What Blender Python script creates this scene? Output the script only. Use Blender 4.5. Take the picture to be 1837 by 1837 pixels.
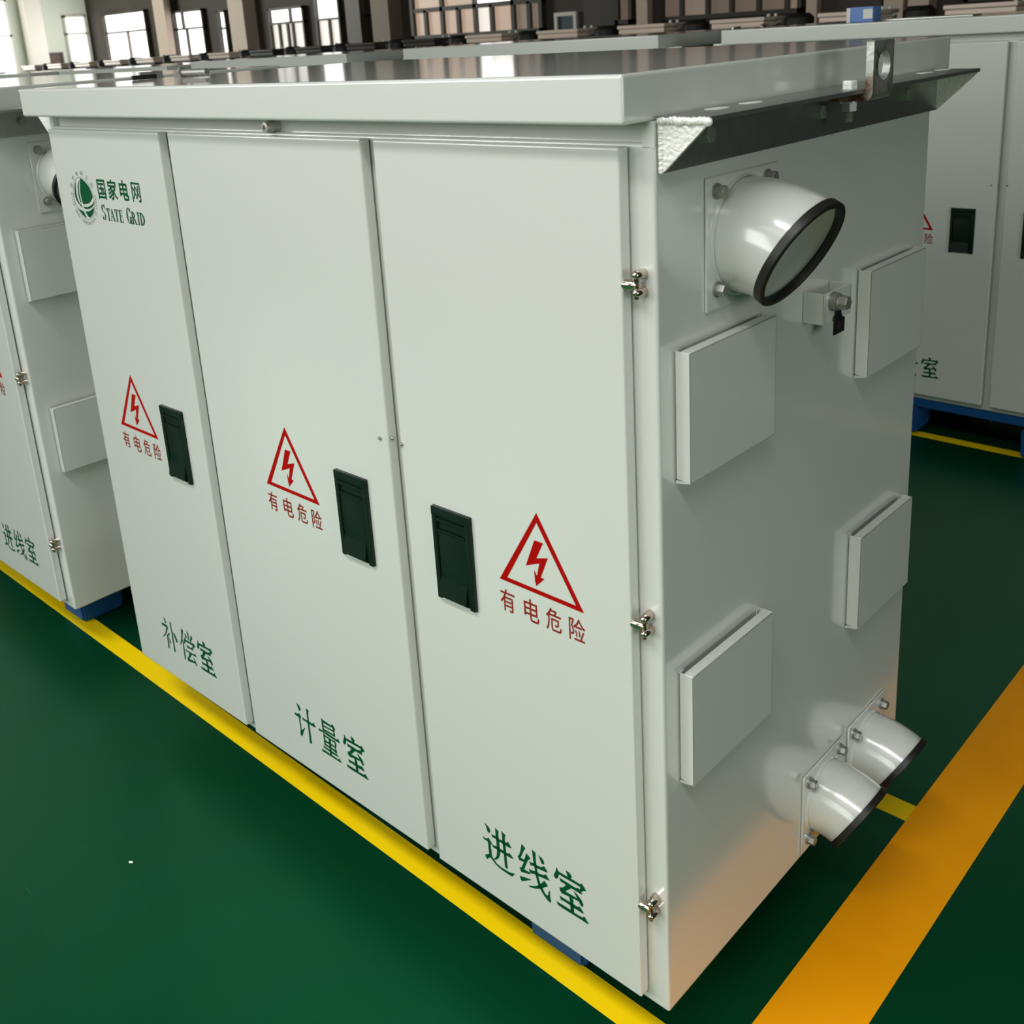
import bpy, bmesh, math, random, json
from mathutils import Vector, Matrix, Euler

# ------------------------------------------------------------------ clean
for o in list(bpy.data.objects):
    bpy.data.objects.remove(o, do_unlink=True)
scene = bpy.context.scene
COL = scene.collection
PI = math.pi
R = math.radians
FZ = 0.13                      # cabinet undersides stand this high above the floor
random.seed(4)

# ------------------------------------------------------------------ camera
cam_d = bpy.data.cameras.new('camera')
cam = bpy.data.objects.new('camera', cam_d)
COL.objects.link(cam)
az, el, roll = -0.77450, -0.29360, 0.06400
f = Vector((math.cos(el) * math.sin(az), math.cos(el) * math.cos(az), math.sin(el)))
r = f.cross(Vector((0, 0, 1))).normalized()
d = f.cross(r)
r2 = math.cos(roll) * r + math.sin(roll) * d
d2 = -math.sin(roll) * r + math.cos(roll) * d
cam.matrix_world = Matrix(((r2.x, -d2.x, -f.x, 0.65340),
                           (r2.y, -d2.y, -f.y, -0.92480),
                           (r2.z, -d2.z, -f.z, 1.29450 + FZ),
                           (0, 0, 0, 1)))
cam_d.sensor_width = 36.0
cam_d.lens = 1897.17 / 1837 * 36.0
cam_d.shift_x = (918.5 - 888.295) / 1837
cam_d.shift_y = (633.47 - 918.5) / 1837
cam_d.clip_start = 0.05
cam_d.clip_end = 200
cam_d.dof.use_dof = True
cam_d.dof.focus_distance = 1.65
cam_d.dof.aperture_fstop = 11.0
scene.camera = cam

# ------------------------------------------------------------------ world, light, exposure
w = bpy.data.worlds.new('world')
scene.world = w
w.use_nodes = True
w.node_tree.nodes['Background'].inputs[0].default_value = (0.75, 0.85, 0.9, 1)
w.node_tree.nodes['Background'].inputs[1].default_value = 0.25

scene.view_settings.view_transform = 'Standard'
scene.view_settings.look = 'None'
scene.view_settings.gamma = 1.0
scene.view_settings.use_curve_mapping = False
scene.view_settings.exposure = 0.0
scene.cycles.use_denoising = True

def area(name, loc, rot, sx, sy, power, color, spread=180):
    l = bpy.data.lights.new(name, 'AREA')
    l.shape = 'RECTANGLE'; l.size = sx; l.size_y = sy
    l.energy = power; l.color = color; l.spread = R(spread)
    o = bpy.data.objects.new(name, l)
    COL.objects.link(o)
    o.location = loc; o.rotation_euler = rot
    return o
# daylight through the row of tall windows in the wall behind the photographer
DAY = (1.0, 1.0, 0.965)
for k, (x, p) in enumerate([(-7.4, 90), (-4.8, 86), (-2.2, 60), (0.4, 40)]):
    area('window_daylight', (x, -4.52, 2.75), (R(90), 0, 0), 1.9, 2.1, p, DAY)
# added light high before the same wall, no window band there, lifts the floor
area('high_front_fill', (-1.5, -4.3, 4.9), (R(45), 0, 0), 8.0, 0.9, 30, DAY)
# added narrow-beam light over the front aisle, without a fixture, brightens floor and tape
area('aisle_fill_light', (0.9, -2.6, 5.0), (R(7), 0, 0), 6.0, 0.6, 118, (1.0, 1.0, 0.965), 95)
# daylight entering from the window in the end wall far left
area('end_window_daylight', (-20.9, 4.0, 2.6), (0, R(-90), R(25)), 2.4, 5.0, 700, (1.0, 1.0, 0.93))
# daylight falling in through the bright windows at the left end of the back wall
area('back_window_daylight', (-19.0, 9.7, 1.75), (R(-90), 0, R(-38)), 2.6, 1.2, 85, (1.0, 0.98, 0.93))
# added light at the right-hand wall, no opening there, brightens the cabinet sides
area('right_fill_light', (7.3, -1.2, 1.9), (0, R(90), 0), 2.4, 3.0, 104, (0.97, 1.0, 0.95))

# ------------------------------------------------------------------ materials
def mat(name, col, rough=0.5, metal=0.0, ior=1.5, noise=None, bump=None, emit=None, coat=0.0, spec=0.5):
    m = bpy.data.materials.new(name)
    m.use_nodes = True
    nt = m.node_tree
    b = nt.nodes['Principled BSDF']
    b.inputs['Base Color'].default_value = (*col, 1)
    b.inputs['Roughness'].default_value = rough
    b.inputs['Metallic'].default_value = metal
    b.inputs['IOR'].default_value = ior
    b.inputs['Specular IOR Level'].default_value = spec
    b.inputs['Coat Weight'].default_value = coat
    b.inputs['Coat Roughness'].default_value = 0.12
    b.inputs['Coat IOR'].default_value = 1.6
    if emit:
        b.inputs['Emission Color'].default_value = (*emit[0], 1)
        b.inputs['Emission Strength'].default_value = emit[1]
    tc = nt.nodes.new('ShaderNodeTexCoord')
    if noise:
        scale, col2, lo, hi = noise
        n = nt.nodes.new('ShaderNodeTexNoise')
        n.inputs['Scale'].default_value = scale
        n.inputs['Detail'].default_value = 6
        rp = nt.nodes.new('ShaderNodeValToRGB')
        rp.color_ramp.elements[0].position = lo
        rp.color_ramp.elements[1].position = hi
        rp.color_ramp.elements[0].color = (*col, 1)
        rp.color_ramp.elements[1].color = (*col2, 1)
        nt.links.new(tc.outputs['Object'], n.inputs['Vector'])
        nt.links.new(n.outputs['Fac'], rp.inputs['Fac'])
        nt.links.new(rp.outputs['Color'], b.inputs['Base Color'])
    if bump:
        scale, strength, dist = bump
        n2 = nt.nodes.new('ShaderNodeTexNoise')
        n2.inputs['Scale'].default_value = scale
        n2.inputs['Detail'].default_value = 3
        bp = nt.nodes.new('ShaderNodeBump')
        bp.inputs['Strength'].default_value = strength
        bp.inputs['Distance'].default_value = dist
        nt.links.new(tc.outputs['Object'], n2.inputs['Vector'])
        nt.links.new(n2.outputs['Fac'], bp.inputs['Height'])
        nt.links.new(bp.outputs['Normal'], b.inputs['Normal'])
    return m

M = {}
M['paint'] = mat('white_paint', (0.695, 0.722, 0.680), 0.22, ior=1.6, bump=(350, 0.04, 0.0005), coat=1.0)
M['zinc'] = mat('galvanised_steel', (0.44, 0.46, 0.43), 0.36, 0.9, noise=(40, (0.38, 0.40, 0.37), 0.35, 0.75), bump=(300, 0.2, 0.0008))
M['weld'] = mat('zinc_weld', (0.88, 0.89, 0.85), 0.42, 0.25, bump=(220, 0.8, 0.0018))
M['rusty'] = mat('rusty_zinc', (0.50, 0.51, 0.48), 0.44, 0.8, noise=(30, (0.13, 0.055, 0.025), 0.48, 0.64), bump=(120, 0.3, 0.002))
M['bolt'] = mat('bolt_steel', (0.36, 0.355, 0.335), 0.38, 0.65)
M['nickel'] = mat('nickel_gland', (0.62, 0.60, 0.55), 0.42, 0.6)
M['chrome'] = mat('hinge_chrome', (0.55, 0.47, 0.40), 0.12, 1.0)
M['rubber'] = mat('black_rubber', (0.010, 0.009, 0.008), 0.45)
M['handle'] = mat('dark_green_plastic', (0.003, 0.013, 0.007), 0.36, spec=0.3)
M['green_ink'] = mat('green_ink', (0.002, 0.075, 0.026), 0.5, spec=0.08)
M['grey_ink'] = mat('grey_green_ink', (0.20, 0.27, 0.22), 0.5)
M['red_ink'] = mat('red_ink', (0.40, 0.003, 0.002), 0.5, spec=0.08)
M['brown_ink'] = mat('brown_red_ink', (0.26, 0.025, 0.012), 0.5, spec=0.08)
M['blue'] = mat('blue_plastic', (0.012, 0.085, 0.26), 0.45, spec=0.15)
M['tag'] = mat('black_tag', (0.008, 0.008, 0.009), 0.5)
M['tag_mark'] = mat('tag_mark', (0.05, 0.05, 0.05), 0.5)
M['yellow'] = mat('yellow_tape', (0.95, 0.66, 0.002), 0.40, spec=0.15, noise=(2.5, (0.88, 0.60, 0.003), 0.3, 0.8))
M['orange'] = mat('orange_tape', (0.97, 0.385, 0.002), 0.40, spec=0.12, noise=(3.0, (0.78, 0.29, 0.002), 0.35, 0.8))
M['cream'] = mat('cream_lid', (0.90, 0.73, 0.61), 0.30)
M['darklid'] = mat('dark_lid', (0.05, 0.043, 0.035), 0.35)
M['boxbody'] = mat('dark_box_body', (0.03, 0.03, 0.028), 0.6)
M['gap'] = mat('black_clamp', (0.006, 0.006, 0.006), 0.6)
M['carton_blue'] = mat('blue_carton', (0.13, 0.25, 0.60), 0.5)
M['carton_white'] = mat('white_label', (0.75, 0.76, 0.72), 0.5)
M['wall_dark'] = mat('shade_browned_wall', (0.062, 0.050, 0.038), 0.7, noise=(0.8, (0.052, 0.043, 0.033), 0.3, 0.7))  # the backlit wall's lack of light is put into this dark colour
M['wall_pale'] = mat('pale_green_wall_paint', (0.72, 0.77, 0.68), 0.7)
M['wall_grey'] = mat('grey_wall_paint', (0.34, 0.36, 0.33), 0.8)
M['ceiling'] = mat('ceiling_paint', (0.30, 0.31, 0.29), 0.9)
M['pilaster'] = mat('beige_pilaster', (0.66, 0.52, 0.43), 0.6)
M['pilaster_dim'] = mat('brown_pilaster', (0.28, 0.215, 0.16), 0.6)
M['dark_trim'] = mat('dark_brown_frame', (0.045, 0.034, 0.024), 0.5)
M['white_frame'] = mat('white_frame', (0.8, 0.76, 0.70), 0.5)
M['board'] = mat('brown_board', (0.10, 0.065, 0.045), 0.6, noise=(9, (0.26, 0.17, 0.11), 0.5, 0.7))
M['screen'] = mat('blue_grey_screen', (0.07, 0.10, 0.12), 0.3)
def glow(name, col, s):
    return mat(name, (0.05, 0.05, 0.05), 0.4, emit=(col, s))
M['sky_pane'] = glow('daylit_glass', (1.0, 0.99, 0.95), 2.4)
M['sky_low'] = glow('daylit_frosted_glass', (0.93, 0.84, 0.76), 0.95)
M['curtain'] = glow('daylit_curtain', (0.72, 0.52, 0.38), 0.62)
M['curtain_dim'] = glow('dim_curtain', (0.48, 0.36, 0.27), 0.36)
M['curtain_dark'] = glow('dark_curtain', (0.30, 0.22, 0.16), 0.36)

# green epoxy floor: gloss with faint scuffs
fm = mat('green_epoxy', (0.0010, 0.036, 0.0130), 0.17, ior=1.65)
nt = fm.node_tree; b = nt.nodes['Principled BSDF']
b.inputs['Specular Tint'].default_value = (0.03, 1.0, 0.40, 1)      # green tinted clear coat
tc = nt.nodes.new('ShaderNodeTexCoord')
n1 = nt.nodes.new('ShaderNodeTexNoise'); n1.inputs['Scale'].default_value = 1.3; n1.inputs['Detail'].default_value = 5
rr = nt.nodes.new('ShaderNodeMapRange'); rr.inputs[3].default_value = 0.26; rr.inputs[4].default_value = 0.40
nt.links.new(tc.outputs['Object'], n1.inputs['Vector']); nt.links.new(n1.outputs['Fac'], rr.inputs[0]); nt.links.new(rr.outputs[0], b.inputs['Roughness'])
n2 = nt.nodes.new('ShaderNodeTexNoise'); n2.inputs['Scale'].default_value = 5
mp = nt.nodes.new('ShaderNodeMapping'); mp.inputs['Scale'].default_value = (2.0, 26.0, 1.0); mp.inputs['Rotation'].default_value = (0, 0, 0.6)
cr = nt.nodes.new('ShaderNodeValToRGB')
cr.color_ramp.elements[0].position = 0.70; cr.color_ramp.elements[0].color = (0.0010, 0.036, 0.0130, 1)
cr.color_ramp.elements[1].position = 0.80; cr.color_ramp.elements[1].color = (0.005, 0.075, 0.032, 1)
nt.links.new(tc.outputs['Object'], mp.inputs['Vector']); nt.links.new(mp.outputs[0], n2.inputs['Vector'])
nt.links.new(n2.outputs['Fac'], cr.inputs['Fac']); nt.links.new(cr.outputs['Color'], b.inputs['Base Color'])
M['floor'] = fm

# ------------------------------------------------------------------ helpers
def finish(name, bm, m, parent=None, smooth=40, loc=None):
    bmesh.ops.recalc_face_normals(bm, faces=bm.faces[:])
    me = bpy.data.meshes.new(name)
    bm.to_mesh(me); bm.free()
    if m: me.materials.append(m)
    if smooth:
        me.polygons.foreach_set('use_smooth', [True] * len(me.polygons))
        me.set_sharp_from_angle(angle=R(smooth))
    o = bpy.data.objects.new(name, me)
    COL.objects.link(o)
    if name in ('body', 'roof', 'door', 'vent_hood', 'earthing_bracket', 'lid', 'deck', 'foot'):
        wn = o.modifiers.new('even_shading', 'WEIGHTED_NORMAL'); wn.keep_sharp = True; wn.weight = 100
    if parent: o.parent = parent
    if loc: o.location = loc
    return o
def empty(name, loc, label, cat, group=None):
    o = bpy.data.objects.new(name, None)
    o.empty_display_size = 0.1
    COL.objects.link(o); o.location = loc
    return tag(o, label, cat, group)
def tag(o, label, cat, group=None, kind=None):
    o['label'] = label; o['category'] = cat
    if group: o['group'] = group
    if kind: o['kind'] = kind
    return o
def struct(o, label=None):
    o['kind'] = 'structure'
    if label: o['label'] = label
    return o
def copy_tree(o, parent=None):
    c = o.copy(); COL.objects.link(c)
    c.parent = parent
    for ch in list(o.children):
        copy_tree(ch, c)
    return c

def BM(): return bmesh.new()
def box(bm, x0, x1, y0, y1, z0, z1, bev=0.0, seg=2):
    g = bmesh.ops.create_cube(bm, size=1.0)
    vs = g['verts']
    for v in vs:
        v.co = Vector(((x0 + x1) / 2 + v.co.x * (x1 - x0), (y0 + y1) / 2 + v.co.y * (y1 - y0), (z0 + z1) / 2 + v.co.z * (z1 - z0)))
    if bev > 0:
        es = list({e for v in vs for e in v.link_edges})
        bmesh.ops.bevel(bm, geom=es, offset=bev, segments=seg, affect='EDGES', profile=0.6)
def frame_of(ax):
    ax = Vector(ax).normalized()
    up = Vector((0, 0, 1)) if abs(ax.z) < 0.9 else Vector((0, 1, 0))
    s = ax.cross(up).normalized(); t = s.cross(ax).normalized()
    return ax, s, t
def lathe(bm, origin, axis, prof, seg=24, cap0=True, cap1=True):
    """prof: list of (distance along the axis, radius)"""
    ax, s, t = frame_of(axis); o = Vector(origin); rings = []
    for (h, rad) in prof:
        rings.append([bm.verts.new(o + ax * h + s * (rad * math.cos(2 * PI * k / seg)) + t * (rad * math.sin(2 * PI * k / seg))) for k in range(seg)])
    for a, c in zip(rings, rings[1:]):
        for k in range(seg):
            bm.faces.new((a[k], a[(k + 1) % seg], c[(k + 1) % seg], c[k]))
    if cap0: bm.faces.new(rings[0])
    if cap1: bm.faces.new(rings[-1])
def cyl(bm, p0, p1, rad, seg=20):
    p0 = Vector(p0); p1 = Vector(p1)
    lathe(bm, p0, p1 - p0, [(0, rad), ((p1 - p0).length, rad)], seg)
def hexbolt(bm, loc, axis, rad, h, washer=True):
    """washer and hexagonal head standing on loc along axis"""
    z = 0
    if washer:
        lathe(bm, loc, axis, [(0, rad * 1.22), (h * 0.24, rad * 1.22)], 20); z = h * 0.24
        lathe(bm, Vector(loc) + Vector(axis).normalized() * z, axis, [(0, rad * 1.0), (h * 0.2, rad * 1.0)], 20); z += h * 0.2
    lathe(bm, Vector(loc) + Vector(axis).normalized() * z, axis, [(0, rad), (h * 0.8, rad), (h, rad * 0.86)], 6)
def plate(bm, loops, to3d, depth):
    """outline loops (first outer, rest holes) -> flat plate extruded by vector depth"""
    es = []
    for lp in loops:
        vs = [bm.verts.new(to3d(*p)) for p in lp]
        es += [bm.edges.new((vs[i], vs[(i + 1) % len(vs)])) for i in range(len(vs))]
    g = bmesh.ops.triangle_fill(bm, use_beauty=True, use_dissolve=False, edges=es)
    fs = [x for x in g['geom'] if isinstance(x, bmesh.types.BMFace)]
    e = bmesh.ops.extrude_face_region(bm, geom=fs)
    bmesh.ops.translate(bm, vec=Vector(depth), verts=[v for v in e['geom'] if isinstance(v, bmesh.types.BMVert)])
def ink(bm, polys, to3d):
    for lp in polys:
        vs = [bm.verts.new(to3d(*p)) for p in lp]
        es = [bm.edges.new((vs[i], vs[(i + 1) % len(vs)])) for i in range(len(vs))]
        bmesh.ops.triangle_fill(bm, use_beauty=True, use_dissolve=False, edges=es)
def circle_pts(cx, cy, rad, n=28, a0=0):
    return [(cx + rad * math.cos(a0 + 2 * PI * k / n), cy + rad * math.sin(a0 + 2 * PI * k / n)) for k in range(n)]

def text_tris(s, bold=0.0):
    """glyph triangles of a string in em units, from Blender's built-in typeface"""
    cu = bpy.data.curves.new('glyph', 'FONT')
    cu.body = s; cu.size = 1.0; cu.offset = bold; cu.resolution_u = 3; cu.fill_mode = 'BOTH'
    o = bpy.data.objects.new('glyph', cu)
    COL.objects.link(o)
    dg = bpy.context.evaluated_depsgraph_get()
    me = bpy.data.meshes.new_from_object(o.evaluated_get(dg))
    vs = [(v.co.x, v.co.y) for v in me.vertices]
    fs = [tuple(p.vertices) for p in me.polygons]
    bpy.data.objects.remove(o, do_unlink=True); bpy.data.curves.remove(cu); bpy.data.meshes.remove(me)
    return vs, fs
def put_text(bm, s, bx, to3d, bold=0.0, rot=None):
    """fit the glyphs of s into the rectangle bx = (u0,u1,v0,v1); rot = (cu,cv,angle) turns about a centre"""
    vs, fs = text_tris(s, bold)
    if not vs: return
    x0 = min(v[0] for v in vs); x1 = max(v[0] for v in vs); y0 = min(v[1] for v in vs); y1 = max(v[1] for v in vs)
    out = []
    for (x, y) in vs:
        u = bx[0] + (x - x0) / max(x1 - x0, 1e-6) * (bx[1] - bx[0]); v = bx[2] + (y - y0) / max(y1 - y0, 1e-6) * (bx[3] - bx[2])
        if rot:
            a = rot[2]; du, dv = u - rot[0], v - rot[1]
            u, v = rot[0] + du * math.cos(a) - dv * math.sin(a), rot[1] + du * math.sin(a) + dv * math.cos(a)
        out.append(bm.verts.new(to3d(u, v)))
    for fc in fs:
        try: bm.faces.new([out[i] for i in fc])
        except ValueError: pass

# ------------------------------------------------------------------ the hall
XL, XR, YF, YB, ZC = -21.2, 7.5, -4.6, 10.0, 5.4
bm = BM(); box(bm, XL - .2, XR + .2, YF - .2, YB + .2, -0.2, 0.0)
struct(finish('floor', bm, M['floor'], smooth=0), 'glossy dark green epoxy factory floor')
bm = BM(); box(bm, XL - .2, XR + .2, YF - .2, YB + .2, ZC, ZC + .2)
struct(finish('ceiling', bm, M['ceiling'], smooth=0))
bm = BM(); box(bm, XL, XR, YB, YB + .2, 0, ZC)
struct(finish('wall_back', bm, M['wall_dark'], smooth=0), 'dim brown back wall of the hall, shade put into its colour')
bm = BM(); box(bm, XL, XR, YF - .2, YF, 0, ZC)
struct(finish('wall_front', bm, M['wall_grey'], smooth=0))
bm = BM(); box(bm, XL - .2, XL, YF - .2, YB + .2, 0, ZC)
struct(finish('wall_left', bm, M['wall_pale'], smooth=0), 'pale end wall at the far left')
bm = BM(); box(bm, XR, XR + .2, YF - .2, YB + .2, 0, ZC)
struct(finish('wall_right', bm, M['wall_grey'], smooth=0))

# painted floor lines (thin tape)
def stripe(name, x0, x1, y0, y1, m, label, z=0.0006, skew=0.0):
    bm = BM(); box(bm, x0, x1, y0, y1, 0, z)
    for v in bm.verts: v.co.y += skew * v.co.x
    struct(finish(name, bm, m, smooth=0), label)
stripe('trim_1', -14, 0.038, 0.0265, 0.0740, M['yellow'], 'yellow floor line in front of the near row of cabinets', 0.0006, -0.0102)
stripe('trim_2', -14, 0.038, 0.699, 0.747, M['yellow'], 'yellow floor line at the back of the near row, a short piece seen behind the low pipes')
stripe('trim_3', 0.037, 0.166, -5.0, 2.2, M['orange'], 'wide orange floor line on the right', 0.0009)
stripe('trim_4', -14, 6.0, 2.512, 2.556, M['yellow'], 'yellow floor line seen under the blue pallet behind')

# back wall windows: x range, sill, head, transom height, mullions below / above, panes
WN = [0]
def window(x0, x1, z0, z1, zt, low, top, mlow, mtop, fr=0.034, y=YB, fm_='dark_trim'):
    WN[0] += 1
    nm = 'window_%d' % WN[0]
    bm = BM(); t = fr / 2
    for a, c in ((x0, x0 + fr), (x1 - fr, x1)): box(bm, a, c, y - .09, y, z0, z1)
    for a, c in ((z0, z0 + fr), (z1 - fr, z1)): box(bm, x0, x1, y - .09, y, a, c)
    if zt: box(bm, x0, x1, y - .08, y, zt - t, zt + t)
    for q in low: box(bm, q - t, q + t, y - .08, y, z0, zt or z1)
    for q in top: box(bm, q - t, q + t, y - .08, y, zt or z0, z1)
    o = struct(finish(nm, bm, M[fm_], smooth=0))
    xs = [x0] + list(low) + [x1]
    for i in range(len(xs) - 1):
        bm = BM(); box(bm, xs[i] + .01, xs[i + 1] - .01, y - .03, y - .012, z0 + .01, (zt or z1) - .01)
        mm = mlow[i] if isinstance(mlow, list) else mlow
        finish('pane', bm, M[mm], o, smooth=0)
    if zt:
        xs = [x0] + list(top) + [x1]
        for i in range(len(xs) - 1):
            bm = BM(); box(bm, xs[i] + .01, xs[i + 1] - .01, y - .03, y - .012, zt + .01, z1 - .01)
            mm = mtop[i] if isinstance(mtop, list) else mtop
            finish('pane', bm, M[mm], o, smooth=0)
    return o
Z = FZ
window(-20.40, -18.72, 0.9 + Z, 2.13 + Z, 1.76 + Z, [-19.50], [], 'sky_pane', 'sky_pane')
window(-17.84, -16.72, 0.9 + Z, 2.03 + Z, 1.71 + Z, [-17.33], [-17.42], 'sky_pane', 'sky_pane')
window(-16.24, -15.99, 0.9 + Z, 1.96 + Z, 1.66 + Z, [], [], 'sky_pane', 'sky_pane')
window(-14.72, -13.77, 1.22 + Z, 1.90 + Z, 1.66 + Z, [-14.47, -14.24, -14.10], [-14.14], 'sky_low', 'sky_pane')
window(-13.46, -12.85, 1.22 + Z, 2.3 + Z, 1.66 + Z, [-13.14], [], ['sky_low', 'sky_low'], 'sky_pane')
window(-12.42, -12.22, 1.25 + Z, 2.3 + Z, 1.66 + Z, [], [], 'sky_low', 'sky_pane')
window(-11.23, -8.72, 1.26 + Z, 2.3 + Z, 1.66 + Z, [-10.93, -10.59, -10.27, -9.94, -9.63, -9.24, -8.96], [-10.59, -9.94, -9.24],
       ['curtain', 'curtain', 'curtain', 'curtain', 'sky_low', 'curtain', 'curtain_dim', 'curtain_dim'], ['curtain', 'curtain', 'sky_pane', 'curtain_dim'], fr=0.06)
window(-7.55, -7.30, 1.30 + Z, 2.3 + Z, None, [], [], 'curtain_dark', 'curtain_dark', fr=0.05)
window(-6.90, -5.08, 1.30 + Z, 2.3 + Z, None, [-6.60, -6.25, -5.94, -5.60, -5.26], [], ['curtain_dark', 'curtain_dim', 'curtain_dark', 'curtain_dark', 'curtain_dark', 'curtain_dim'], 'curtain_dim', fr=0.05)
window(-3.40, -0.4, 1.30 + Z, 2.3 + Z, None, [-2.6, -1.9, -1.2], [], 'curtain_dim', 'curtain_dim', fr=0.05)
# end-wall window at the far left edge of the view
def side_window(y0, y1, z0, z1, zt):
    WN[0] += 1
    bm = BM(); fr = .04
    for a, c in ((y0, y0 + fr), (y1 - fr, y1)): box(bm, XL, XL + .08, a, c, z0, z1)
    for a in (z0, z1 - fr, zt): box(bm, XL, XL + .08, y0, y1, a, a + fr)
    o = struct(finish('window_%d' % WN[0], bm, M['white_frame'], smooth=0))
    bm = BM(); box(bm, XL + .01, XL + .03, y0 + .02, y1 - .02, z0 + .02, z1 - .02)
    finish('pane', bm, M['sky_pane'], o, smooth=0)
side_window(9.46, 9.93, 0.9 + Z, 2.16 + Z, 1.78 + Z)
side_window(7.6, 8.36, 0.9 + Z, 2.5 + Z, 1.80 + Z)

# pilasters on the walls
TN = [4]
def pil(x0, x1, m, dpt=0.25, y=YB):
    q = (y - dpt + .925) / (10.0 + .925); x0 = .653 + (x0 - .653) * q; x1 = .653 + (x1 - .653) * q
    TN[0] += 1
    bm = BM(); box(bm, x0, x1, y - dpt, y, 0, ZC)
    struct(finish('trim_%d' % TN[0], bm, M[m], smooth=0), 'pilaster on the back wall')
pil(-18.52, -18.12, 'pilaster')
pil(-18.11, -17.88, 'dark_trim', .12)
pil(-16.0, -15.55, 'pilaster')
pil(-12.80, -12.46, 'dark_trim', .16)
pil(-12.19, -11.80, 'pilaster_dim')
pil(-8.1, -7.62, 'dark_trim', .05)
pil(-7.29, -7.13, 'pilaster', .2)
pil(-7.12, -6.92, 'dark_trim', .1)
pil(-5.07, -4.95, 'pilaster', .2)
pil(-4.94, -4.24, 'dark_trim', .1)
pil(-4.22, -4.02, 'pilaster', .2)
pil(-3.97, -3.76, 'pilaster', .2)
TN[0] += 1
bm = BM(); box(bm, XL, XL + .3, 8.60, 8.93, 0, ZC)
struct(finish('trim_%d' % TN[0], bm, M['white_frame'], smooth=0), 'white pilaster on the end wall')

# two small framed boards against the walls
def framed(name, loc, w_, h_, axis, fmat, smat, label, cat):
    t = empty(name, loc, label, cat)
    def P(bm, a0, a1, z0, z1, d0, d1):
        if axis == 'y': box(bm, a0, a1, -d1, -d0, z0, z1)
        else: box(bm, d0, d1, a0, a1, z0, z1)
    bm = BM(); e = w_ * .13
    P(bm, -w_ / 2, -w_ / 2 + e, 0, h_, 0, .05); P(bm, w_ / 2 - e, w_ / 2, 0, h_, 0, .05)
    P(bm, -w_ / 2 + e, w_ / 2 - e, h_ - e, h_, 0, .05); P(bm, -w_ / 2 + e, w_ / 2 - e, 0, e * .6, 0, .05)
    finish('frame', bm, M[fmat], t, smooth=0)
    bm = BM(); P(bm, -w_ / 2 + e, w_ / 2 - e, e * .6, h_ - e, 0, .02)
    finish('panel', bm, M[smat], t, smooth=0)
    return t
framed('wall_panel', (-8.37, YB, 1.15 + Z), .36, .34, 'y', 'white_frame', 'screen', 'small cream-framed grey panel on the dim wall above the pale lids', 'panel')
framed('notice_board', (XL, 9.17, 1.12 + Z), .34, .34, 'x', 'dark_trim', 'board', 'small dark brown board on the pale wall, left of the bright window', 'board')

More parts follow.
